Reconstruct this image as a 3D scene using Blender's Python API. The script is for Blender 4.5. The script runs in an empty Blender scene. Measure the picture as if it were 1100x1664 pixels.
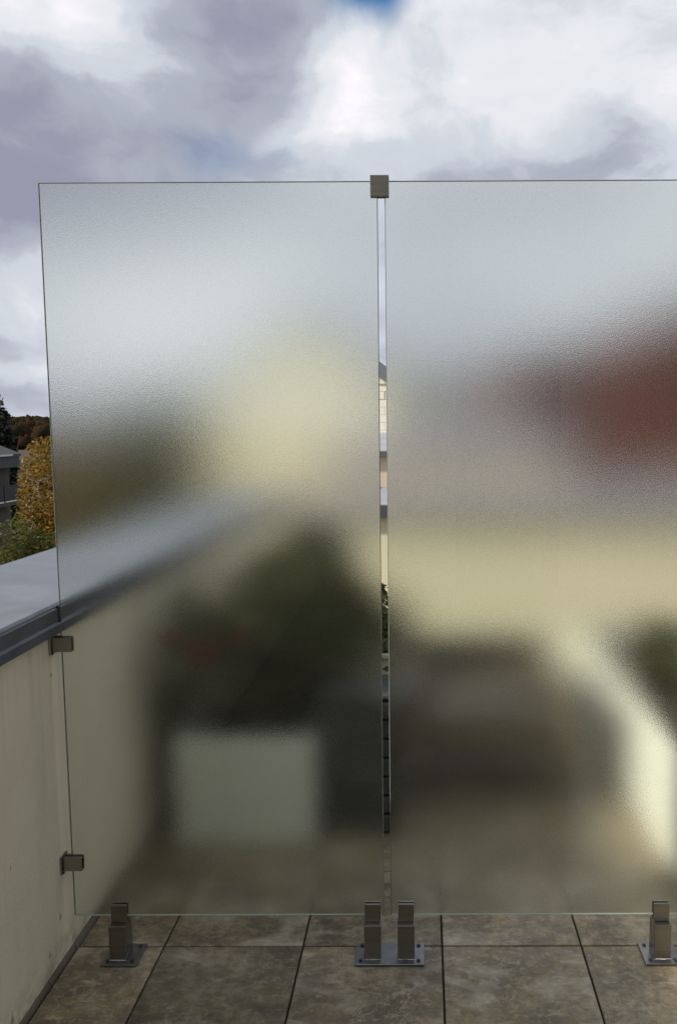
import bpy, bmesh, math, random
from mathutils import Vector, Matrix, noise
R = math.radians
random.seed(7)
scene = bpy.context.scene
COL = scene.collection

# ------------------------------------------------------------------ camera
PITCH, YAW, ROLL, EYE = 0.1027, 0.0026, -0.0041, 1.4838
fw = Vector((-math.sin(YAW)*math.cos(PITCH), math.cos(YAW)*math.cos(PITCH), -math.sin(PITCH)))
rt = Vector((math.cos(YAW), math.sin(YAW), 0)); up = rt.cross(fw)
r2 = math.cos(ROLL)*rt + math.sin(ROLL)*up
u2 = -math.sin(ROLL)*rt + math.cos(ROLL)*up
cd = bpy.data.cameras.new('camera'); cam = bpy.data.objects.new('camera', cd); COL.objects.link(cam)
m = Matrix((r2, u2, -fw)).transposed().to_4x4(); m.translation = (0, 0, EYE)
cam.matrix_world = m
cd.sensor_fit = 'HORIZONTAL'; cd.sensor_width = 36; cd.lens = 1329.5/1100*36
cd.shift_x = (550-684.8)/1100
cd.clip_start = 0.05; cd.clip_end = 6000
scene.camera = cam

# ------------------------------------------------------------------ light and exposure
SUN_EL, SUN_H = R(31), Vector((-0.97, -0.24, 0)).normalized()
sun_dir = Vector((SUN_H.x*math.cos(SUN_EL), SUN_H.y*math.cos(SUN_EL), math.sin(SUN_EL)))
sl = bpy.data.lights.new('sun', 'SUN'); sl.energy = 3.4; sl.angle = R(3.0); sl.color = (1.0, 0.93, 0.80)
so = bpy.data.objects.new('sun', sl); COL.objects.link(so)
so.rotation_euler = sun_dir.to_track_quat('Z', 'Y').to_euler()
vs = scene.view_settings
vs.view_transform = 'Standard'; vs.look = 'None'; vs.gamma = 1.0; vs.exposure = 0.45; vs.use_curve_mapping = False
scene.cycles.use_denoising = True; scene.cycles.denoiser = 'OPENIMAGEDENOISE'; scene.cycles.denoising_input_passes = 'RGB_ALBEDO_NORMAL'; scene.cycles.denoising_prefilter = 'NONE'; scene.cycles.use_adaptive_sampling = False; scene.cycles.sample_clamp_indirect = 4.0
scene.cycles.max_bounces = 12; scene.cycles.transmission_bounces = 12

# ------------------------------------------------------------------ sky
world = bpy.data.worlds.new('World'); scene.world = world; world.use_nodes = True
wt = world.node_tree; wt.nodes.clear()
def wn(kind, **kw):
    n = wt.nodes.new(kind)
    for k, v in kw.items(): setattr(n, k, v)
    return n
def wl(a, b): wt.links.new(a, b)
def wmath(op, a, b=None, clamp=False):
    n = wn('ShaderNodeMath', operation=op, use_clamp=clamp)
    for i, v in enumerate((a, b)):
        if v is None: continue
        if isinstance(v, (int, float)): n.inputs[i].default_value = v
        else: wl(v, n.inputs[i])
    return n.outputs[0]
def wvec(op, a, b):
    n = wn('ShaderNodeVectorMath', operation=op)
    for i, v in enumerate((a, b)):
        if isinstance(v, (tuple, Vector)): n.inputs[i].default_value = v
        elif v is not None: wl(v, n.inputs[i])
    return n.outputs['Value'] if op in ('LENGTH', 'DOT_PRODUCT') else n.outputs[0]
def wnoise(vec, scale, detail, rough=0.55, dist=0.0, col=False):
    n = wn('ShaderNodeTexNoise'); wl(vec, n.inputs['Vector'])
    n.inputs['Scale'].default_value = scale; n.inputs['Detail'].default_value = detail
    n.inputs['Roughness'].default_value = rough; n.inputs['Distortion'].default_value = dist
    return n.outputs['Color' if col else 'Fac']
direction = wn('ShaderNodeTexCoord').outputs['Generated']
warp = wvec('SUBTRACT', wnoise(direction, 5.0, 6, 0.55, 0, True), (0.5, 0.5, 0.5))
wdir = wvec('ADD', direction, wvec('MULTIPLY', warp, (0.11, 0.11, 0.11)))
flat = wvec('MULTIPLY', wdir, (1.0, 1.0, 2.0))
big = wnoise(flat, 2.6, 7, 0.52)
fine = wnoise(flat, 8.0, 8, 0.58, 0.4)
b = wmath('ADD', wmath('MULTIPLY', wmath('SUBTRACT', big, 0.5), 0.95), 0.57)
b = wmath('ADD', b, wmath('MULTIPLY', wmath('SUBTRACT', fine, 0.5), 0.66))
def look(az, el):      # compass bearing from straight ahead (right positive) and elevation, degrees
    return Vector((math.sin(R(az))*math.cos(R(el)), math.cos(R(az))*math.cos(R(el)), math.sin(R(el))))
def blob(az, el, raz, rel, wdir=wdir):
    c = look(az, el); rx, rz = R(raz), R(rel); ry = max(rx, rz)*1.2
    d = wvec('LENGTH', wvec('MULTIPLY', wvec('SUBTRACT', wdir, c), (1/rx, 1/ry, 1/rz)), None)
    mr = wn('ShaderNodeMapRange', interpolation_type='SMOOTHSTEP')
    wl(d, mr.inputs[0]); mr.inputs[1].default_value = 1.35; mr.inputs[2].default_value = 0.35
    mr.inputs[3].default_value = 0; mr.inputs[4].default_value = 1
    return mr.outputs[0]
CLOUDS = [  # bearing, elevation, half width, half height, brighter (+) or greyer (-)
    (-23.5, 17.5, 12, 5.5, -0.36), (-13, 24, 6.5, 4.5, -0.40), (-20, 22, 5.5, 4.2, 0.36), (-29, 22.5, 4.0, 4, 0.26),
    (-12, 17, 9, 3, -0.06), (-29, 13.0, 7, 2.8, -0.26), (-29, 8.5, 8, 3.0, 0.02), (-29, 5.6, 9, 0.9, -0.16), (-28, 2.0, 10, 2.2, -0.26),
    (2, 23.5, 10, 5.0, 0.12), (16, 24, 8, 5.0, 0.07), (-6, 21.5, 3.5, 3.5, 0.20), (9, 16.8, 17, 2.4, -0.16), (19, 18.5, 5, 3.5, 0.20), (6, 9, 24, 5, 0.04)]
for az, el, raz, rel, amp in CLOUDS:
    b = wmath('ADD', b, wmath('MULTIPLY', blob(az, el, raz, rel), amp))
ramp = wn('ShaderNodeValToRGB'); wl(b, ramp.inputs[0])
cr = ramp.color_ramp; cr.interpolation = 'EASE'
stops = [(0.08, (0.235, 0.25, 0.32)), (0.36, (0.33, 0.35, 0.415)), (0.58, (0.485, 0.52, 0.57)), (0.78, (0.63, 0.64, 0.675)), (1.0, (0.79, 0.76, 0.785))]
while len(cr.elements) < len(stops): cr.elements.new(0.5)
for e, (p, c) in zip(cr.elements, stops): e.position = p; e.color = (*[v*8.6 for v in c], 1)
sky = wn('ShaderNodeTexSky', sky_type='NISHITA')
sky.sun_disc = False; sky.sun_elevation = SUN_EL; sky.sun_rotation = math.atan2(SUN_H.x, SUN_H.y) % (2*math.pi)
gap1 = blob(-3.5, 26.7, 3.0, 1.9, wvec('ADD', direction, wvec('MULTIPLY', warp, (0.07, 0.07, 0.07)))); gap2 = wmath('MULTIPLY', blob(-13.5, 17.2, 3.0, 1.5), 0.2)
high = wmath('MULTIPLY', wn('ShaderNodeMapRange').outputs[0], 0.0)
holes = wn('ShaderNodeMapRange', interpolation_type='SMOOTHSTEP')   # chance gaps in the cloud cover elsewhere
wl(wnoise(flat, 1.7, 5, 0.5), holes.inputs[0]); holes.inputs[1].default_value = 0.72; holes.inputs[2].default_value = 0.80
hole = wmath('MAXIMUM', wmath('MAXIMUM', gap1, gap2), wmath('MULTIPLY', holes.outputs[0], 0.7))
mix = wn('ShaderNodeMix', data_type='RGBA'); wl(hole, mix.inputs[0]); wl(ramp.outputs[0], mix.inputs[6]); hs = wn('ShaderNodeHueSaturation'); hs.inputs['Saturation'].default_value = 1.9; hs.inputs['Value'].default_value = 0.85; wl(sky.outputs[0], hs.inputs['Color']); wl(hs.outputs[0], mix.inputs[7])
bg = wn('ShaderNodeBackground'); wl(mix.outputs[2], bg.inputs[0]); bg.inputs[1].default_value = 0.11
wl(bg.outputs[0], wn('ShaderNodeOutputWorld').inputs[0])
for n in [high.node]: pass

# ------------------------------------------------------------------ materials
def rgb(c): return (c[0], c[1], c[2], 1)
class Mat:
    def __init__(s, name):
        s.m = bpy.data.materials.new(name); s.m.use_nodes = True; s.t = s.m.node_tree
        s.b = s.t.nodes['Principled BSDF']; s.out = s.t.nodes['Material Output']
    def n(s, kind, **kw):
        x = s.t.nodes.new(kind)
        for k, v in kw.items(): setattr(x, k, v)
        return x
    def l(s, a, c): s.t.links.new(a, c)
    def coord(s, kind='Object', scale=(1, 1, 1), rand=False):
        c = s.n('ShaderNodeTexCoord').outputs[kind]
        mp = s.n('ShaderNodeMapping'); s.l(c, mp.inputs[0]); mp.inputs['Scale'].default_value = scale
        if rand:
            oi = s.n('ShaderNodeObjectInfo'); v = s.n('ShaderNodeVectorMath', operation='SCALE')
            v.inputs[0].default_value = (37, 53, 71); s.l(oi.outputs['Random'], v.inputs['Scale']); s.l(v.outputs[0], mp.inputs['Location'])
        return mp.outputs[0]
    def noise(s, vec, scale, detail=5, rough=0.55, dist=0.0):
        x = s.n('ShaderNodeTexNoise'); s.l(vec, x.inputs['Vector'])
        for k, v in (('Scale', scale), ('Detail', detail), ('Roughness', rough), ('Distortion', dist)): x.inputs[k].default_value = v
        return x.outputs['Fac']
    def ramp(s, fac, stops):
        x = s.n('ShaderNodeValToRGB'); s.l(fac, x.inputs[0]); e = x.color_ramp.elements
        while len(e) < len(stops): e.new(0.5)
        for q, (p, c) in zip(e, stops): q.position = p; q.color = rgb(c)
        return x.outputs[0]
    def mixc(s, fac, a, c, mode='MIX'):
        x = s.n('ShaderNodeMix', data_type='RGBA', blend_type=mode)
        for i, v in ((0, fac), (6, a), (7, c)):
            if isinstance(v, (int, float)): x.inputs[i].default_value = v
            elif isinstance(v, tuple): x.inputs[i].default_value = rgb(v)
            else: s.l(v, x.inputs[i])
        return x.outputs[2]
    def bump(s, h, strength, dist=0.01, norm=None):
        x = s.n('ShaderNodeBump'); s.l(h, x.inputs['Height']); x.inputs['Strength'].default_value = strength; x.inputs['Distance'].default_value = dist
        if norm: s.l(norm, x.inputs['Normal'])
        return x.outputs[0]
    def set(s, color=None, rough=None, metal=None, normal=None, spec=None):
        for k, v in (('Base Color', color), ('Roughness', rough), ('Metallic', metal), ('Normal', normal), ('Specular IOR Level', spec)):
            if v is None: continue
            if isinstance(v, tuple): s.b.inputs[k].default_value = rgb(v)
            elif isinstance(v, (int, float)): s.b.inputs[k].default_value = v
            else: s.l(v, s.b.inputs[k])
        return s.m
def plain(name, c, rough=0.6, metal=0.0, var=0.12, scale=6.0, bump=0.0, bscale=60.0, spec=None):
    M = Mat(name); v = M.coord()
    k = M.noise(v, scale, 6)
    col = M.ramp(k, [(0.3, tuple(x*(1-var) for x in c)), (0.7, tuple(min(1, x*(1+var)) for x in c))])
    nrm = M.bump(M.noise(v, bscale, 4), bump, 0.01) if bump else None
    return M.set(col, rough, metal, nrm, spec)

# frosted pane: clear front face, etched back face
def glass_mat(name, rough, etched):
    M = Mat(name); M.t.nodes.remove(M.b)
    g = M.n('ShaderNodeBsdfGlass', distribution='BECKMANN' if etched else 'GGX')
    g.inputs['Color'].default_value = (0.95, 0.972, 0.947, 1); g.inputs['IOR'].default_value = 1.5
    g.inputs['Roughness'].default_value = rough
    if etched:
        v = M.coord()
        grain = M.noise(v, 365, 3, 0.7)
        M.l(M.bump(grain, 1.0, 0.00045), g.inputs['Normal'])
        M.l(M.ramp(M.noise(v, 420, 2, 0.6), [(0.3, (0.88, 0.902, 0.877)), (0.7, (1.0, 1.0, 1.0))]), g.inputs['Color'])
    M.l(g.outputs[0], M.out.inputs[0])
    return M.m
M_front = glass_mat('clear glass face', 0.0, False)
M_back = glass_mat('etched glass face', 0.232, True)
M_edge = plain('polished dark green glass edge', (0.17, 0.20, 0.19), 0.2, var=0.2, scale=30)
M_edge_low = plain('lit pale glass edge', (0.78, 0.86, 0.76), 0.35, var=0.06, scale=20)  # pale colour stands in for light guided down to the bottom edge

# slate-look floor tile
M = Mat('slate look tile'); v = M.coord(rand=True)
cloud = M.noise(v, 4.2, 4, 0.55, 0.5); patch = M.noise(M.coord(scale=(1, 1.3, 1), rand=True), 6.0, 6, 0.62, 0.9)
mott = M.noise(v, 34, 6, 0.7); grit = M.noise(v, 170, 3)
ridge = M.n('ShaderNodeMath', operation='ABSOLUTE'); sub = M.n('ShaderNodeMath', operation='SUBTRACT')
M.l(M.noise(v, 11, 5, 0.6, 0.4), sub.inputs[0]); sub.inputs[1].default_value = 0.5; M.l(sub.outputs[0], ridge.inputs[0]); vein = ridge.outputs[0]
c1 = M.ramp(cloud, [(0.34, (0.088, 0.076, 0.057)), (0.50, (0.160, 0.140, 0.104)), (0.66, (0.240, 0.214, 0.164))])
c2 = M.mixc(M.ramp(patch, [(0.50, (0, 0, 0)), (0.62, (0.8,)*3)]), c1, (0.175, 0.148, 0.085))
c2 = M.mixc(M.ramp(mott, [(0.38, (0.5,)*3), (0.50, (0, 0, 0))]), c2, (0.075, 0.065, 0.055))
c2 = M.mixc(M.ramp(mott, [(0.52, (0, 0, 0)), (0.70, (0.7,)*3)]), c2, (0.33, 0.28, 0.22))
mp = M.n('ShaderNodeMapping'); M.l(M.coord(rand=True), mp.inputs[0]); mp.inputs['Rotation'].default_value = (0, 0, 0.7); mp.inputs['Scale'].default_value = (1, 2.4, 1)
flk = M.noise(mp.outputs[0], 26, 4, 0.6, 0.6)
c2 = M.mixc(M.ramp(flk, [(0.58, (0, 0, 0)), (0.68, (0.55,)*3)]), c2, (0.34, 0.30, 0.225))
c2 = M.mixc(M.ramp(flk, [(0.30, (0.6,)*3), (0.40, (0, 0, 0))]), c2, (0.065, 0.055, 0.042))
vm = M.mixc(1.0, M.ramp(vein, [(0.0, (0.55,)*3), (0.016, (0, 0, 0))]), M.ramp(M.noise(v, 5, 3), [(0.48, (0, 0, 0)), (0.60, (1, 1, 1))]), 'MULTIPLY')
c3 = M.mixc(vm, c2, (0.38, 0.33, 0.26))
c4 = M.mixc(0.12, c3, M.ramp(grit, [(0.35, (0.06, 0.055, 0.05)), (0.65, (0.26, 0.24, 0.21))]))
oi = M.n('ShaderNodeObjectInfo'); tone = M.ramp(oi.outputs['Random'], [(0, (0.72, 0.72, 0.72)), (1, (1.12, 1.10, 1.06))])
c5 = M.mixc(1.0, c4, tone, 'MULTIPLY')
# soft light patches on the floor, put into the tile colour as pale areas
light_patch = M.noise(M.coord(scale=(1.6, 3.0, 1), rand=True), 2.3, 5, 0.5, 1.2)
c6 = M.mixc(M.ramp(light_patch, [(0.53, (0, 0, 0)), (0.70, (0.42,)*3)]), c5, (0.42, 0.40, 0.36))
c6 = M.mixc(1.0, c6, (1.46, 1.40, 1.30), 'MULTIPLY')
nb = M.bump(mott, 0.5, 0.004); nb = M.bump(patch, 0.5, 0.006, nb); nb = M.bump(grit, 0.25, 0.001, nb)
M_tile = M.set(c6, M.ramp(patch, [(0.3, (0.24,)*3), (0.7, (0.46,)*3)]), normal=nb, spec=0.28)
M_bed = plain('dark joint bed', (0.055, 0.047, 0.038), 0.95, var=0.3, scale=40)

# stucco of the parapet
M = Mat('cream stucco'); v = M.coord()
base = M.ramp(M.noise(v, 2.2, 6, 0.6), [(0.3, (0.64, 0.575, 0.435)), (0.7, (0.73, 0.66, 0.51))])
fleck = M.noise(M.coord(scale=(7, 7, 3)), 3.4, 2, 0.5)
base = M.mixc(M.ramp(fleck, [(0.715, (0, 0, 0)), (0.74, (0.75,)*3)]), base, (0.10, 0.09, 0.065))
streak = M.noise(M.coord(scale=(9, 9, 0.6)), 2.0, 5)
base = M.mixc(M.ramp(streak, [(0.52, (0, 0, 0)), (0.8, (0.22,)*3)]), base, (0.40, 0.37, 0.28))
sx = M.n('ShaderNodeSeparateXYZ'); M.l(M.coord(), sx.inputs[0])
def zband(a, b_):
    x = M.n('ShaderNodeMapRange', interpolation_type='SMOOTHSTEP'); M.l(sx.outputs['Z'], x.inputs[0]); x.inputs[1].default_value = a; x.inputs[2].default_value = b_; return x.outputs[0]
drip = M.ramp(M.noise(M.coord(scale=(16, 16, 0.5)), 2.0, 5), [(0.50, (0, 0, 0)), (0.72, (0.32,)*3)])
base = M.mixc(M.mixc(1.0, zband(0.62, 0.95), drip, 'MULTIPLY'), base, (0.30, 0.27, 0.20))      # runs below the coping
splash = M.ramp(M.noise(M.coord(), 22, 5, 0.65), [(0.40, (0, 0, 0)), (0.62, (0.6,)*3)])
base = M.mixc(M.mixc(1.0, zband(0.13, 0.0), splash, 'MULTIPLY'), base, (0.24, 0.215, 0.16))    # splash dirt at the foot
M_stucco = M.set(base, 0.9, normal=M.bump(M.noise(v, 130, 4, 0.6), 0.35, 0.004, M.bump(M.noise(v, 7, 3), 0.3, 0.02)), spec=0.2)
# zinc coping
M = Mat('weathered zinc'); v = M.coord()
zc = M.ramp(M.noise(v, 4, 7, 0.6, 0.7), [(0.3, (0.165, 0.18, 0.21)), (0.55, (0.20, 0.22, 0.255)), (0.75, (0.245, 0.265, 0.30))])
M_zinc = M.set(zc, M.ramp(M.noise(v, 9, 5), [(0.3, (0.45,)*3), (0.7, (0.6,)*3)]), 0.35, M.bump(M.noise(v, 2.0, 3), 0.12, 0.03))
M_fascia = plain('dark coated coping edge', (0.085, 0.09, 0.105), 0.45, 0.2, 0.2, 9)
M = Mat('brushed stainless steel'); v = M.coord(scale=(.4, .4, 14))
br = M.noise(v, 14, 3)
M_steel = M.set(M.ramp(br, [(0.3, (0.27, 0.26, 0.24)), (0.7, (0.33, 0.32, 0.295))]), M.ramp(br, [(0.3, (0.26,)*3), (0.7, (0.40,)*3)]), 1.0)
M = Mat('satin steel base'); v = M.coord()
M_base = M.set(M.ramp(M.noise(v, 30, 5), [(0.3, (0.21, 0.21, 0.225)), (0.7, (0.28, 0.28, 0.30))]), 0.38, 1.0)
M_bolt = plain('dark bolt steel', (0.10, 0.10, 0.10), 0.4, 0.8)
M_weld = plain('bright weld bead', (0.75, 0.72, 0.66), 0.25, 1.0)
M_rubber = plain('black sealant', (0.012, 0.013, 0.015), 0.4)
M = Mat('cream facade render'); v = M.coord()  # render colour varies from cream to pinkish
M_cream = M.set(M.ramp(M.noise(v, .55, 4), [(0.38, (0.72, 0.69, 0.48)), (0.62, (0.80, 0.715, 0.53))]), 0.9, normal=M.bump(M.noise(v, 80, 3), 0.2, 0.01))
M_pink = plain('pinkish render', (0.62, 0.52, 0.38), 0.9, var=0.05, scale=2)
M_panel = plain('pale cream cladding', (0.86, 0.84, 0.70), 0.75, var=0.05, scale=3)
M_slate = plain('grey slate', (0.20, 0.20, 0.215), 0.7, var=0.2, scale=3)
M_zroof = plain('grey zinc roofing', (0.36, 0.36, 0.42), 0.55, 0.1, 0.1, 2)
M_gutter = plain('brown gutter', (0.12, 0.10, 0.075), 0.5)
M_dgutter = plain('dark zinc gutter', (0.07, 0.08, 0.085), 0.5)
M_brick = plain('dark red brick', (0.185, 0.058, 0.046), 0.9, var=0.25, scale=5)
M_white = plain('white painted planter', (0.86, 0.87, 0.79), 0.55, var=0.04, scale=4)
M_ivory = plain('ivory planter', (0.78, 0.80, 0.70), 0.6, var=0.06, scale=3)
M_wicker = plain('brown woven seat', (0.155, 0.130, 0.092), 0.8, var=0.25, scale=24, bump=0.4)
M_soil = plain('potting soil', (0.03, 0.022, 0.015), 1.0, var=0.4, scale=40)
M_bark = plain('bark', (0.07, 0.055, 0.04), 0.95, var=0.35, scale=14, bump=0.6)
M_ground = plain('dull ground', (0.045, 0.035, 0.02), 1.0, var=0.35, scale=0.08)
M_dwall = plain('dark brown render', (0.075, 0.064, 0.056), 0.9, var=0.15, scale=1)
M_droof = plain('dark roof covering', (0.06, 0.06, 0.065), 0.8, var=0.2)
M_lightpaint = plain('pale paint', (0.55, 0.55, 0.55), 0.6)
M_dglass = plain('dark window glass', (0.02, 0.022, 0.028), 0.08)
M_wing = plain('dark purple grey slate cladding', (0.125, 0.076, 0.076), 0.8, var=0.2)
M_rattan = plain('dark grey slats', (0.055, 0.055, 0.05), 0.7, var=0.3, scale=18, bump=0.3)
M_black = plain('dark balcony panel', (0.015, 0.016, 0.022), 0.5)
def leaf_mat(name, cols, trans=0.35, spec=0.35):
    M = Mat(name); at = M.n('ShaderNodeAttribute', attribute_name='tint')
    k = len(cols)-1
    c = M.ramp(at.outputs['Fac'], [(i/k, col) for i, col in enumerate(cols)])
    M.set(c, 0.55 if spec else 1.0, spec=spec)
    tr = M.n('ShaderNodeBsdfTranslucent'); M.l(c, tr.inputs[0])
    mx = M.n('ShaderNodeMixShader'); mx.inputs[0].default_value = trans
    M.l(M.b.outputs[0], mx.inputs[1]); M.l(tr.outputs[0], mx.inputs[2]); M.l(mx.outputs[0], M.out.inputs[0])
    return M.m
L_dark = leaf_mat('dark shrub leaf', [(0.040, 0.050, 0.020), (0.085, 0.095, 0.032), (0.13, 0.13, 0.044)])
L_yellow = leaf_mat('yellow autumn leaf', [(0.06, 0.035, 0.010), (0.20, 0.11, 0.014), (0.34, 0.21, 0.025), (0.10, 0.085, 0.018)])
L_green = leaf_mat('olive green leaf', [(0.035, 0.05, 0.012), (0.075, 0.095, 0.02), (0.13, 0.14, 0.028), (0.10, 0.08, 0.02)])
L_brown = leaf_mat('red brown leaf', [(0.06, 0.035, 0.012), (0.13, 0.062, 0.02), (0.09, 0.075, 0.02)])
L_con = leaf_mat('dark needle', [(0.010, 0.014, 0.010), (0.022, 0.028, 0.016)], 0.1)
L_red = leaf_mat('red petal', [(0.26, 0.016, 0.016), (0.36, 0.03, 0.02)])
L_orange = leaf_mat('orange petal', [(0.30, 0.07, 0.015), (0.34, 0.10, 0.02)])
L_far = leaf_mat('distant autumn wood', [(0.022, 0.015, 0.009), (0.038, 0.023, 0.013), (0.024, 0.021, 0.011), (0.032, 0.023, 0.013)], 0.0, 0.0)
L_ridge = leaf_mat('distant dark wood', [(0.020, 0.024, 0.028), (0.03, 0.034, 0.036)], 0.0, 0.0)

# ------------------------------------------------------------------ object helpers
def link(name, me, mats=(), parent=None, loc=None):
    o = bpy.data.objects.new(name, me); COL.objects.link(o)
    for mt in (mats if isinstance(mats, (list, tuple)) else [mats]): me.materials.append(mt)
    if parent: o.parent = parent
    if loc: o.location = loc
    return o
def obj(name, bm, mats, parent=None, loc=None, smooth=False):
    me = bpy.data.meshes.new(name); bmesh.ops.recalc_face_normals(bm, faces=bm.faces); bm.to_mesh(me); bm.free()
    if smooth:
        for p in me.polygons: p.use_smooth = True
    return link(name, me, mats, parent, loc)
def box(bm, x0, x1, y0, y1, z0, z1, bev=0.0, seg=1):
    r = bmesh.ops.create_cube(bm, size=1); vs_ = r['verts']
    for q in vs_: q.co = Vector((x0+(q.co.x+.5)*(x1-x0), y0+(q.co.y+.5)*(y1-y0), z0+(q.co.z+.5)*(z1-z0)))
    if bev:
        es = list({e for q in vs_ for e in q.link_edges})
        bmesh.ops.bevel(bm, geom=es, offset=bev, segments=seg, affect='EDGES', profile=0.5)
def boxobj(name, dims, mats, parent=None, bev=0.0, seg=1, loc=None):
    bm = bmesh.new(); box(bm, *dims, bev=bev, seg=seg); return obj(name, bm, mats, parent, loc)
def cyl(bm, a, b_, r0, r1=None, n=10):
    a, b_ = Vector(a), Vector(b_); r1 = r0 if r1 is None else r1; d = b_-a
    mt = Matrix.Translation((a+b_)/2) @ d.to_track_quat('Z', 'Y').to_matrix().to_4x4()
    bmesh.ops.create_cone(bm, cap_ends=True, segments=n, radius1=r0, radius2=r1, depth=d.length, matrix=mt)
def prism(bm, poly, axis, a, b_):       # poly in the plane across the axis, extruded from a to b_
    def P(p, t): return (t, p[0], p[1]) if axis == 'x' else (p[0], t, p[1])
    A = [bm.verts.new(P(p, a)) for p in poly]; B = [bm.verts.new(P(p, b_)) for p in poly]
    bm.faces.new(A); bm.faces.new(B[::-1]); n = len(poly)
    for i in range(n): bm.faces.new((A[i], A[(i+1) % n], B[(i+1) % n], B[i]))
def thing(name, label, cat, loc=(0, 0, 0), group=None):
    o = bpy.data.objects.new(name, None); COL.objects.link(o); o.location = loc; o.empty_display_size = 0.1
    o['label'] = label; o['category'] = cat
    if group: o['group'] = group
    return o
def tag(o, label, cat, group=None):
    o['label'] = label; o['category'] = cat
    if group: o['group'] = group
    return o
def structure(o): o['kind'] = 'structure'; return o
def leaves(name, mat, parent, n, center, rad, size, seed, clump=0.0, hollow=0.5, squash=1.0, zmin=None, loc=None):
    rnd = random.Random(seed); V, F, T = [], [], []
    cx, cy, cz = center
    lob = [(Vector((rnd.gauss(0, 1), rnd.gauss(0, 1), rnd.gauss(0, 1))).normalized(), rnd.uniform(-.3, .25)) for _ in range(26)]
    made = 0
    while made < n:
        d = Vector((rnd.gauss(0, 1), rnd.gauss(0, 1), rnd.gauss(0, 1))).normalized()
        k = 1.0
        for ld, la in lob:
            w = max(0, d.dot(ld)-0.72)/0.28; k += la*w
        r = (hollow+(1-hollow)*rnd.random()**0.6)*k
        p = Vector((cx+d.x*rad[0]*r, cy+d.y*rad[1]*r, cz+d.z*rad[2]*r))
        if clump and noise.noise(p*clump+Vector((seed, 0, 0))) < -0.12: 
            if rnd.random() < 0.9: continue
        if zmin is not None and p.z < zmin: continue
        a = Vector((rnd.gauss(0, 1), rnd.gauss(0, 1), rnd.gauss(0, .6))).normalized()
        nn = (Vector((rnd.gauss(0, 1), rnd.gauss(0, 1), rnd.gauss(0.6, .8)))).normalized()
        c = a.cross(nn).normalized(); s = size*rnd.uniform(.6, 1.35)
        i = len(V); fold = nn*s*.12
        V += [tuple(p-a*s), tuple(p+c*s*.5+fold), tuple(p+a*s), tuple(p-c*s*.5+fold)]
        F += [(i, i+1, i+2), (i, i+2, i+3)]
        t = min(1, max(0, .5+.35*noise.noise(p*2.1/max(rad))+rnd.uniform(-.38, .38))); T += [t, t]
        made += 1
    me = bpy.data.meshes.new(name); me.from_pydata(V, [], F)
    at = me.attributes.new('tint', 'FLOAT', 'FACE'); at.data.foreach_set('value', T)
    return link(name, me, mat, parent, loc)
def branchy(name, parent, base, top, r, n, spread, seed, mat=None):
    rnd = random.Random(seed); bm = bmesh.new(); base, top = Vector(base), Vector(top)
    mid = base.lerp(top, .5)+Vector((rnd.uniform(-.1, .1), rnd.uniform(-.1, .1), 0))*(top-base).length*.2
    cyl(bm, base, mid, r, r*.75, 8); cyl(bm, mid, top, r*.75, r*.3, 8)
    for i in range(n):
        t = rnd.uniform(.4, .95); p = base.lerp(mid, t*2) if t < .5 else mid.lerp(top, t*2-1)
        q = p+Vector((rnd.uniform(-1, 1)*spread, rnd.uniform(-1, 1)*spread, rnd.uniform(.3, 1)*spread))
        cyl(bm, p, q, r*.3, r*.08, 6)
    return obj(name, bm, mat or M_bark, parent, smooth=True)

# ------------------------------------------------------------------ ground, hills
GZ = -10.0
bm = bmesh.new()
ys = [-400, -100, -20, 0, 30, 80, 150, 260, 400, 560, 720, 860, 960, 1100, 1500, 2500]
xs = [-2500, -1500, -1000, -800, -650, -540, -470, -430, -400, -360, -300, -200, -100, 0, 120, 300, 600, 1000, 1600, 2500]
grid = []
for y in ys:
    row = []
    for x in xs:
        z = GZ
        if y > 150:
            t = min(1, (y-150)/760); z += 12*(t*t*(3-2*t)) + 5*t*noise.noise(Vector((x*.004, y*.004, 1)))
        if y > 1000: z -= (y-1000)*.01
        row.append(bm.verts.new((x, y, z)))
    grid.append(row)
for j in range(len(ys)-1):
    for i in range(len(xs)-1): bm.faces.new((grid[j][i], grid[j][i+1], grid[j+1][i+1], grid[j+1][i]))
structure(obj('ground', bm, M_ground, smooth=True))

ico = bmesh.new(); bmesh.ops.create_icosphere(ico, subdivisions=2, radius=1)
ICO_V = [q.co.copy() for q in ico.verts]; ICO_F = [[q.index for q in f.verts] for f in ico.faces]; ico.free()
def wood(name, mat, n, xr, yr, size, seed):          # rounded, lumpy far crowns
    rnd = random.Random(seed); V, F, T = [], [], []
    for _ in range(n):
        x, y = rnd.uniform(*xr), rnd.uniform(*yr)
        t = min(1, max(0, (y-150)/760)); z = GZ+12*(t*t*(3-2*t))+5*t*noise.noise(Vector((x*.004, y*.004, 1)))
        s = size*rnd.uniform(.5, 1.3); tint = min(1, max(0, .5+.6*noise.noise(Vector((x*.02, y*.02, 5)))+rnd.uniform(-.3, .3)))
        o = len(V); off = Vector((x, y, 0))
        for q in ICO_V:
            k = 1+.9*noise.noise(q*1.7+off)+.4*noise.noise(q*4+off)
            V.append((x+q.x*k*s*.55, y+q.y*k*s*.55, z+s*.5+q.z*k*s*.6))
        for f in ICO_F: F.append(tuple(o+i for i in f)); T.append(tint)
    me = bpy.data.meshes.new(name); me.from_pydata(V, [], F)
    me.attributes.new('tint', 'FLOAT', 'FACE').data.foreach_set('value', T)
    for p in me.polygons: p.use_smooth = True
    o = link(name, me, mat); o['kind'] = 'stuff'; return o
wood('autumn_wood', L_far, 3200, (-520, -60), (360, 820), 7.0, 11)
wood('ridge_wood', L_ridge, 420, (-560, 20), (830, 960), 7.0, 12)
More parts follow.
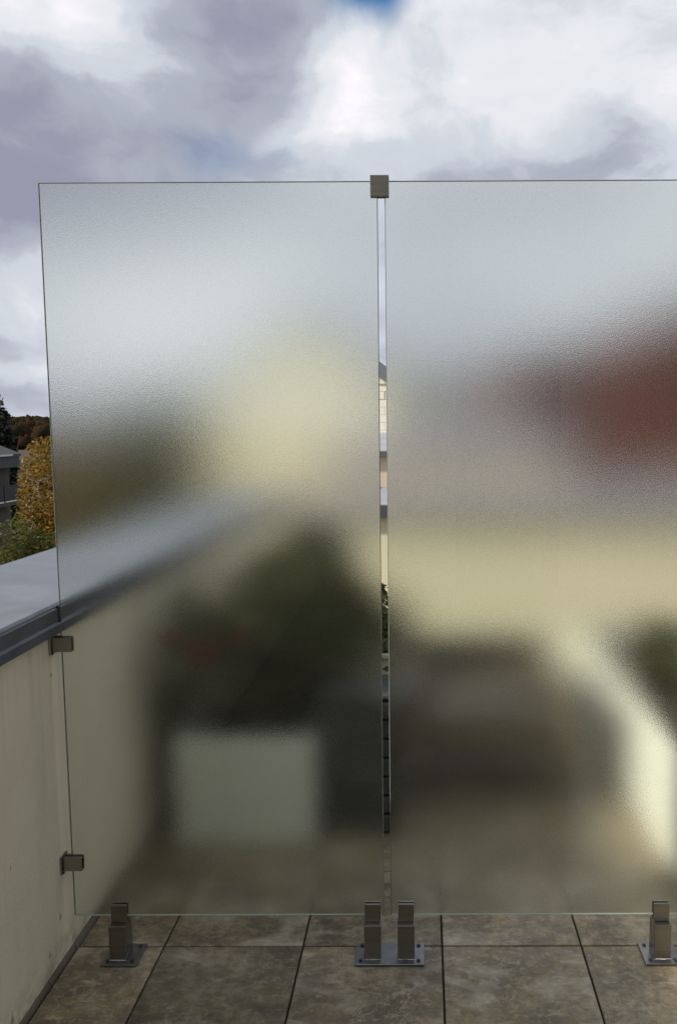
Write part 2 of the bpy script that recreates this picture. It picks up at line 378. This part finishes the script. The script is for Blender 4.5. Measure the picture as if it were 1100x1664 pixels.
for k, (x, w, h, lab) in enumerate(((-421, 7, 9.5, 'tiny pale house on the far skyline nearest the dark conifer'), (-408, 13, 9.0, 'tiny long pale house on the far skyline beside a dark treetop'),
                                    (-397, 6, 9.8, 'tiny pale house on the far skyline nearest the frosted pane'))):
    t = thing('distant_house', lab, 'house', (x, 826, 1.0), 'distant houses on the skyline')
    boxobj('wall', (-w/2, w/2, -3, 3, 0, h), M_lightpaint, t)
    bm = bmesh.new(); prism(bm, [(-3.5, h), (3.5, h), (0, h+1.6)], 'x', -w/2-.4, w/2+.4); obj('roof', bm, M_droof, t)

# ------------------------------------------------------------------ terrace building and floor
structure(boxobj('terrace_building', (-1.40, 6.0, -3.15, 4.55, GZ, -0.16), M_cream))
floor = structure(boxobj('terrace_floor', (-1.02, 4.0, -3.19, 4.36, -0.155, -0.012), M_bed))
TS, XJ, YJ = 0.4, 0.0483, 2.2129
gap = 0.0052
cache = {}
for j in range(-14, 6):
    for i in range(-3, 7):
        x0, x1 = XJ+i*TS+gap/2, XJ+(i+1)*TS-gap/2
        y0, y1 = YJ+j*TS+gap/2, YJ+(j+1)*TS-gap/2
        x0 = max(x0, -0.996); y1 = min(y1, 4.325)
        if x1-x0 < .02 or y1-y0 < .02: continue
        key = (round(x1-x0, 3), round(y1-y0, 3))
        if key not in cache:
            w, d = x1-x0, y1-y0; bm = bmesh.new(); box(bm, -w/2, w/2, -d/2, d/2, -.011, 0, bev=.0025, seg=2)
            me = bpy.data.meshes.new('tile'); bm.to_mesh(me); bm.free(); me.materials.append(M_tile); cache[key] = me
        o = bpy.data.objects.new('tile', cache[key]); COL.objects.link(o); o.parent = floor
        o.location = ((x0+x1)/2, (y0+y1)/2, random.uniform(-.0008, .0006)); o.rotation_euler = (random.uniform(-.0012, .0012), random.uniform(-.0012, .0012), 0)

# ------------------------------------------------------------------ left parapet
pw = thing('parapet_wall', 'cream stucco parapet wall on the left with grey metal coping', 'wall', (-1.01, 2.0, 0))
W0, W1 = -5.15, 4.3         # length along y, relative to the empty at y=2
bm = bmesh.new()
prism(bm, [(-.385, -.15), (0, -.15), (0, .10), (0, .95), (-.385, .95)], 'y', W0, W1)
obj('wall_body', bm, M_stucco, pw)
bm = bmesh.new()          # coping: folded sheet, falls slightly towards the terrace
prism(bm, [(-.426, 1.0225), (-.423, 1.0255), (.014, 1.0165), (.020, 1.0105), (.020, .955), (-.426, .955)], 'y', W0, W1)
cop = obj('coping', bm, M_zinc, pw)
bm = bmesh.new(); prism(bm, [(.0205, 1.006), (.0245, 1.003), (.0245, .968), (.030, .962), (.030, .938), (.018, .934), (.0205, .955)], 'y', W0, W1)
obj('fascia', bm, M_fascia, cop)
bm = bmesh.new(); rnd = random.Random(4)   # mortar fillet along the base, broken and dark
n = 60
for k in range(n):
    a = W0+(W1-W0)*k/n; w = .010+.006*rnd.random()
    prism(bm, [(0.0005, -.012), (w, -.012), (w*.6, .004), (0.0005, .012+.008*rnd.random())], 'y', a, a+(W1-W0)/n-.002*rnd.random())
obj('base_joint', bm, M_gutter, pw)

# ------------------------------------------------------------------ frosted panes
YG, ZB, ZT, TH = 2.168, 0.1242, 2.1125, 0.010
def pane(label, x0, x1):
    w, h = x1-x0, ZT-ZB; c = .0018
    bm = bmesh.new()
    def ring(y, i): return [bm.verts.new(p) for p in ((-w/2+i, y, i), (w/2-i, y, i), (w/2-i, y, h-i), (-w/2+i, y, h-i))]
    A, B, C, D = ring(-TH/2, c), ring(-TH/2+c, 0), ring(TH/2-c, 0), ring(TH/2, c)
    f = bm.faces.new(A); f.material_index = 0
    f = bm.faces.new(D[::-1]); f.material_index = 1
    for P, Q in ((A, B), (B, C), (C, D)):
        for i in range(4):
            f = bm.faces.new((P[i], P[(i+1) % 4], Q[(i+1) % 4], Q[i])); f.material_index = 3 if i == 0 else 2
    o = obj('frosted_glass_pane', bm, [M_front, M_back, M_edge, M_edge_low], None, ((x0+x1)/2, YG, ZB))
    return tag(o, label, 'glass pane', 'frosted glass screen panes')
XL, XA, XB, XR = -0.983, -0.1145, -0.0964, 0.772
pane('left frosted glass pane, beside the stucco parapet, white planter blurred behind it', XL, XA)
pane('right frosted glass pane, dark red shape blurred behind it', XB, XR)
bm = bmesh.new(); rnd = random.Random(2)     # black sealant where the pane meets the coping edge
for k in range(7):
    z = .955+k*.0085; r = .0034+.0022*(k > 4)+rnd.uniform(-.0008, .0012)
    bmesh.ops.create_icosphere(bm, subdivisions=2, radius=1, matrix=Matrix.Translation((rnd.uniform(-.0012, .0012), 0, z)) @ Matrix.Diagonal((r, .008, .0072, 1)))
tag(obj('sealant_bead', bm, M_rubber, None, (-.9865, YG, 0), smooth=True), 'short black sealant bead between left glass edge and metal coping', 'sealant')

# top bracket: square plates on both faces, joined through the gap
bx = (XA+XB)/2
t = thing('glass_connector', 'square grey metal connector joining the two panes at the top', 'clamp', (bx-.004, YG, 2.098))
for s in (-1, 1):
    boxobj('plate', (-.024, .024, s*.0085-.0028, s*.0085+.0028, -.026, .027) if s < 0 else (-.024, .024, .0057, .0113, -.026, .027), M_steel, t, .0012, 2)
boxobj('spacer', (-.006+.004, .006+.004, -.0055, .0055, -.02, .0255), M_steel, t)
def wall_clamp(label, z):
    t = thing('wall_clamp', label, 'clamp', (-1.01, YG, z), 'clamps fixing the glass to the parapet')
    boxobj('wall_plate', (.0005, .0055, -.020, .020, -.028, .023), M_steel, t, .001)
    for s in (-1, 1):
        a = s*.0055; boxobj('jaw', (.0058, .058, min(a, a*2.1), max(a, a*2.1), -.021, .020), M_steel, t, .0014, 2)
    boxobj('gasket', (.0062, .024, -.0052, .0052, -.018, .018), M_rubber, t)
    bm = bmesh.new(); cyl(bm, (.0055, -.012, -.0255), (.0085, -.012, -.0255), .003, n=10); obj('screw', bm, M_bolt, t)
wall_clamp('upper square metal wall clamp just under the parapet coping', 0.905)
wall_clamp('lower square metal wall clamp near the floor of the parapet', 0.281)

# spigots
def spigot_post(parent, x):
    p = boxobj('post', (x-.0235, x+.0235, -.030, .021, .008, .108), M_steel, parent, .0016, 2)
    for s in (-1, 1):
        a, q = (-.0118, -.0054) if s < 0 else (.0054, .0118)
        boxobj('clamp_tab', (x-.022, x+.022, a, q, .1085, .160), M_steel, p, .0012, 2)
    boxobj('gasket', (x-.021, x+.021, -.0052, .0052, .1085, .1238), M_rubber, p)
    bm = bmesh.new(); rnd = random.Random(int(x*1000)+9)
    for k in range(15):
        xx = x-.022+.044*k/14
        bmesh.ops.create_icosphere(bm, subdivisions=1, radius=.0019*rnd.uniform(.7, 1.2), matrix=Matrix.Translation((xx, -.0312, .0088)))
    obj('weld_bead', bm, M_weld, p, smooth=True)
def bolt(parent, x, y):
    bm = bmesh.new(); cyl(bm, (x, y, .0065), (x, y, .0095), .006, n=12); cyl(bm, (x, y, .0095), (x, y, .0125), .0042, .0034, n=6); obj('bolt', bm, M_bolt, parent)
def spigot(label, xs_, w0, w1):
    t = thing('glass_spigot', label, 'spigot', (0, YG, 0.0005), 'steel spigots carrying the glass')
    boxobj('base_plate', (w0, w1, -.048, .048, 0, .007), M_base, t, .001)
    for x in xs_: spigot_post(t, x)
    for x in ((w0+.016, w1-.016)):
        for y in (-.033, .033): bolt(t, x, y)
    return t
spigot('steel spigot nearest the parapet, single post on a square base plate', (-.856,), -.899, -.799)
spigot('double steel spigot under the gap, two posts on one wide base plate', (-.1465, -.053), -.196, -.003)
spigot('steel spigot at the right edge of the picture, single post on square plate', (.6595,), .609, .709)

# ------------------------------------------------------------------ behind the glass on the terrace
t = thing('square_planter', 'white square planter blurred behind the left frosted pane', 'planter', (-.645, 3.05, 0))
bm = bmesh.new(); box(bm, -.24, .24, -.25, .25, 0, .400, bev=.008, seg=2)
top = [f for f in bm.faces if f.normal.z > .9]
r = bmesh.ops.inset_region(bm, faces=top, thickness=.025); bmesh.ops.translate(bm, verts=list({q for f in top for q in f.verts}), vec=(0, 0, -.05))
obj('pot', bm, M_white, t)
boxobj('soil', (-.21, .21, -.22, .22, .351, .367), M_soil, t)
t = thing('dark_shrub', 'dark bushy shrub growing above the white square planter', 'shrub', (-.61, 3.05, .365))
branchy('stem', t, (0, 0, 0), (.05, 0, .5), .018, 14, .28, 3)
leaves('foliage', L_dark, t, 7000, (.02, .05, .30), (.37, .32, .39), .024, 5, 5.0, .25, zmin=.0)
for k, (dx, dz, mt, lab) in enumerate(((-.26, .38, L_red, 'a'), (-.17, .33, L_red, 'b'), (-.03, .40, L_orange, 'c'))):
    leaves('flower', mt, t, 160 if mt == L_red else 70, (dx, -.25, dz), (.06, .04, .05) if mt == L_red else (.035, .03, .03), .014, 30+k, 0, .3)
t = thing('tall_shrub', 'tall dark green shrub behind the white planter, its top above the coping', 'shrub', (-.52, 3.75, 0))
bm = bmesh.new(); cyl(bm, (0, 0, 0), (0, 0, .34), .15, .19, 20); obj('pot', bm, M_droof, t, smooth=False)
branchy('stem', t, (0, 0, .3), (.02, 0, 1.0), .02, 12, .3, 8)
leaves('foliage', L_dark, t, 7000, (0, 0, .66), (.33, .27, .36), .026, 15, 4.5, .25)
t = thing('low_end_wall', 'low cream wall closing the far end of the terrace, seen in the gap', 'wall', (0, 4.44, 0))
boxobj('wall_body', (-1.0, 1.6, -.10, .10, -.15, .235), M_stucco, t)
boxobj('coping', (-1.0, 1.6, -.115, .115, .236, .262), M_cream, t, .004)
t = thing('plant_pot', 'slim dark pot with low foliage between the parapet and the white planter', 'plant pot', (-.938, 2.98, 0))
bm = bmesh.new(); cyl(bm, (0, 0, 0), (0, 0, .36), .052, .062, 20); obj('pot', bm, M_black, t)
leaves('foliage', L_dark, t, 1600, (0, 0, .42), (.062, .10, .12), .018, 70, 0, .2)
t = thing('slatted_planter', 'dark grey slatted planter box right of the white planter, its end showing in the gap', 'planter', (-.225, 2.98, 0))
boxobj('liner', (-.125, .125, -.10, .12, .02, .48), M_rattan, t)
for k in range(7): boxobj('slat', (-.145, .145, -.122, -.102, .012+.071*k, .073+.071*k), M_rattan, t, .003)
boxobj('rim', (-.15, .15, -.128, .13, .512, .527), M_rattan, t, .003)
def hedge(label, x, y, z, rad, n, seed, mat):
    t = thing('hedge_plant', label, 'plant', (x, y, z))
    branchy('stem', t, (0, 0, -rad[2]*.6), (0, 0, rad[2]*.5), .012, 8, rad[0]*.6, seed)
    leaves('foliage', mat, t, n, (0, 0, 0), rad, .02, seed+1, 6, .2); return t
t = thing('trough_planter', 'dark narrow trough standing on the low end wall behind the gap', 'planter', (-.2, 4.44, .262))
boxobj('trough', (-.38, .14, -.09, .09, .001, .10), M_black, t, .004)
hedge('dark clipped hedge plant in the narrow trough, filling the middle of the gap', -.30, 4.44, .46, (.25, .13, .16), 3800, 41, L_dark)
t = thing('long_planter', 'long white planter blurred at the right of the right pane', 'planter', (1.0, 3.45, 0))
bm = bmesh.new(); box(bm, -.17, .22, -.98, .88, 0, .43, bev=.008, seg=2)
top = [f for f in bm.faces if f.normal.z > .9]
bmesh.ops.inset_region(bm, faces=top, thickness=.025); bmesh.ops.translate(bm, verts=list({q for f in top for q in f.verts}), vec=(0, 0, -.04))
obj('trough', bm, M_ivory, t); boxobj('soil', (-.14, .19, -.95, -.0+.85, .391, .405), M_soil, t)
hedge('dark green shrub growing in the long white planter', .98, 3.3, .55, (.15, .24, .17), 1900, 51, L_dark)

t = thing('garden_armchair', 'brown garden armchair blurred behind the right pane', 'armchair', (.26, 3.45, 0))
boxobj('seat', (-.26, .26, -.33, .27, .20, .36), M_wicker, t, .03, 2)
boxobj('backrest', (-.33, .33, .275, .37, .12, .52), M_wicker, t, .03, 2)
for s_ in (-1, 1):
    boxobj('arm', (min(s_*.265, s_*.345), max(s_*.265, s_*.345), -.34, .27, .10, .46), M_wicker, t, .025, 2)
    for y in (-.30, .31): boxobj('leg', (s_*.30-.02, s_*.30+.02, y-.02, y+.02, .001, .12), M_black, t)

# ------------------------------------------------------------------ added, unseen house behind the camera, cutting sky light and its reflection in the panes
t = thing('added_house', 'added unseen cream house wall behind the viewer, blocking sky light from the panes', 'house', (0, -3.2, 0))
boxobj('wall', (-9, 9, -4, 0, -.14, 4.3), M_stucco, t)
boxobj('door', (.3, 1.25, .001, .04, .02, 2.15), M_dwall, t, .004)
boxobj('roof', (-9.2, 9.2, -4.2, .25, 4.301, 4.5), M_droof, t)

# ------------------------------------------------------------------ neighbouring buildings seen through glass and gap
t = thing('stepped_building', 'cream stepped building behind the panes, zinc roofs and a clad gable on top', 'building', (-.45, 9, GZ)); t.rotation_euler.z = R(-6)
g = -GZ
boxobj('wall', (-1.05, 6.0, 0, 5, 0, g+.50), M_cream, t)
gb = bmesh.new(); box(gb, -1.1, 6.05, -.12, -.002, g+.515, g+.64); obj('gutter', gb, M_dgutter, t)
rf = bmesh.new(); prism(rf, [(-.05, g+.502), (-.05, g+.62), (1.6, g+.72), (1.6, g+.502)], 'x', -1.07, 6.02); roof1 = obj('roof', rf, M_zroof, t)
for k in range(12):
    x = -.9+.6*k; bm = bmesh.new(); prism(bm, [(-.04, g+.6215), (-.04, g+.645), (1.58, g+.743), (1.58, g+.7195)], 'x', x, x+.018); obj('seam', bm, M_zroof, roof1)
boxobj('upper_wall', (-1.05, 2.1, 1.602, 5.0, g+.50, g+1.10), M_pink, t)
gb = bmesh.new(); box(gb, -1.1, 2.15, 1.49, 1.600, g+1.11, g+1.185); obj('gutter', gb, M_gutter, t)
rf = bmesh.new(); prism(rf, [(1.55, g+1.102), (1.55, g+1.19), (4.6, g+1.43), (4.6, g+1.102)], 'x', -1.07, 2.12); roof2 = obj('roof', rf, M_zroof, t)
for k in range(5):
    x = -.9+.63*k+(.38 if k == 1 else 0); bm = bmesh.new(); prism(bm, [(1.56, g+1.1925), (1.56, g+1.22), (4.58, g+1.457), (4.58, g+1.43)], 'x', x, x+.02); obj('seam', bm, M_dgutter, roof2)
# gable block clad in pale panels
GX, GY, AZ, SL = -1.98, 4.4, g+3.22, .73      # apex
x0, x1 = GX-1.60, GX+1.52
ez = AZ-SL*1.52
bm = bmesh.new(); prism(bm, [(x0, g-2), (x1, g-2), (x1, ez), (GX, AZ), (x0, ez)], 'y', GY, GY+5); gw = obj('gable_wall', bm, M_cream, t)
ph, pwid = .125, .42; k = 0; z = g+1.2
while z < AZ-.02:
    off = (k % 2)*pwid/2; x = x0-off
    while x < x1:
        a, c = max(x+.003, x0), min(x+pwid-.003, x1)
        if c-a > .03:
            ztop = z+ph-.004
            def lim(xx): return AZ-.012-SL*abs(xx-GX)
            pts = [(a, z), (c, z)]
            hi_c, hi_a = min(ztop, lim(c)), min(ztop, lim(a))
            if max(hi_c, hi_a, lim((a+c)/2)) > z+.01:
                poly = []
                if hi_a > z and hi_c > z: poly = [(a, z), (c, z), (c, hi_c), (a, hi_a)]
                elif hi_a > z: xx = GX+(AZ-.012-z)/SL; poly = [(a, z), (min(c, xx), z), (a, hi_a)]
                elif hi_c > z: xx = GX-(AZ-.012-z)/SL; poly = [(max(a, xx), z), (c, z), (c, hi_c)]
                if poly:
                    bm = bmesh.new(); prism(bm, poly, 'y', GY-.022-.004*((k*7+int(x*10)) % 3), GY-.001); obj('panel', bm, M_panel, gw)
        x += pwid
    z += ph; k += 1
rf = bmesh.new()
for s in (-1, 1):
    xx = GX+s*1.66; zz = AZ-SL*1.66
    prism(rf, [(GX, AZ+.005), (xx, zz+.005), (xx, zz+.075), (GX, AZ+.085)], 'y', GY-.05, GY+5.1)
obj('gable_roof', rf, M_slate, t)
# slate-roofed house further back
t = thing('slate_house', 'house with a grey slate roof rising behind the cream gable', 'house', (1.2, 22, GZ))
boxobj('wall', (-3.4, 3.0, 0, 6, 0, g+.1), M_cream, t)
rf = bmesh.new(); prism(rf, [(-.5, g-.2), (3.0, g+3.22), (6.5, g-.2)], 'x', -3.5, 3.1); r_ = obj('roof', rf, M_slate, t)
bm = bmesh.new(); box(bm, -3.5, 3.1, 2.9, 3.1, g+3.17, g+3.29); obj('ridge', bm, M_zroof, r_)
# red brick house at the right
t = thing('brick_house', 'dark red brick house blurred behind the upper right pane', 'house', (4.95, 15.2, GZ)); t.rotation_euler.z = R(8)
bm = bmesh.new(); prism(bm, [(-1.75, 0), (3.0, 0), (3.0, g+3.0), (.9, g+3.9), (-1.2, g+3.05), (-1.75, g+2.75)], 'y', 0, 5); obj('wall', bm, M_brick, t)
bm = bmesh.new(); prism(bm, [(-1.95, g+2.74), (-1.2, g+3.10), (.9, g+3.96), (3.2, g+3.0), (3.2, g+3.1), (.9, g+4.06), (-1.2, g+3.20), (-1.95, g+2.84)], 'y', -.2, 5.1); obj('roof', bm, M_brick, t)

boxobj('side_wing', (-3.05, -1.76, .3, 4.5, 0, g+2.95), M_wing, t)

# apartment building at the far left
t = thing('apartment_building', 'dark apartment building at the left edge with balcony and dark panels', 'building', (-21.3, 42, GZ))
boxobj('wall', (-9, 0, -14, 0, 0, g+.2), M_dwall, t)
bm = bmesh.new(); prism(bm, [(.62, g+.13), (.62, g+.25), (-4.5, g+2.3), (-9.5, g+.25), (-9.5, g+.13)], 'y', -14.3, .1); rf = obj('roof', bm, M_droof, t)
bm = bmesh.new(); box(bm, .625, .70, -14.3, -.9, g+.16, g+.24); obj('gutter', bm, M_lightpaint, rf)
boxobj('eaves', (.002, .58, -14, -.02, g-.42, g+.125), M_droof, t)
bl = boxobj('balcony', (.002, .62, -13, -.3, g-2.32, g-2.10), M_dwall, t)
for k in range(4):
    y1 = -.35-1.55*k
    boxobj('panel', (.60, .64, y1-1.47, y1, g-2.08, g-1.30), M_black, bl)
    boxobj('edge_strip', (.645, .675, y1-1.44, y1-.05, g-2.13, g-2.06), M_lightpaint, bl)
for k in range(4):
    wd = boxobj('window', (-.06, .03, -1.9-2.6*k, -1.0-2.6*k, g-2.08, g-.6), M_dglass, t)
    boxobj('shutter', (.002, .05, -2.5-2.6*k, -1.905-2.6*k, g-2.08, g-.6), M_lightpaint, wd)

# ------------------------------------------------------------------ trees beyond the parapet
def tree(name, label, loc, top, rad, n, size, mat, seed, clump=1.6, trunk=.12):
    t = thing(name, label, 'tree', (loc[0], loc[1], GZ), 'trees beyond the parapet')
    c = (0, 0, g+top-rad[2])
    branchy('trunk', t, (0, 0, 0), (0, 0, g+top-rad[2]*.6), trunk, 16, rad[0]*.7, seed)
    leaves('crown', mat, t, n, c, rad, size, seed+1, clump, .3); return t
tree('autumn_tree', 'yellow autumn tree beside the left edge of the frosted pane', (-6.05, 14, 0), 1.62, (.74, .9, 1.9), 30000, .034, L_yellow, 61, 2.6)
tree('leafy_tree', 'olive green tree top just above the coping at the left', (-5.45, 11, 0), .84, (1.0, 1.0, 2.2), 24000, .034, L_green, 71, 1.8)
tree('leafy_tree', 'olive green tree blurred behind the left pane above the coping', (-4.0, 12, 0), 1.55, (.9, 1.0, 2.8), 14000, .08, L_dark, 75, 1.8)
tree('brown_tree', 'red brown tree standing behind the yellow autumn tree', (-7.7, 20, 0), 2.0, (1.1, 1.2, 3.6), 18000, .09, L_brown, 81)
tree('dark_tree', 'dark tree blurred in the middle of the left pane beyond the parapet', (-5.6, 17, 0), 2.5, (1.2, 1.2, 4.0), 18000, .10, L_dark, 91)
tree('dark_tree', 'dark tree blurred beside the cream gable in the left pane', (-4.4, 18, 0), 2.1, (1.0, 1.2, 3.6), 14000, .10, L_dark, 95)
t = thing('conifer_tree', 'dark conifer rising over the horizon at the left edge', 'tree', (-31.3, 60, GZ), 'trees beyond the parapet')
branchy('trunk', t, (0, 0, 0), (0, 0, g+3.2), .3, 20, 1.4, 5)
leaves('crown', L_con, t, 14000, (0, 0, g-2.5), (1.75, 1.7, 6.4), .2, 6, .8, .2)
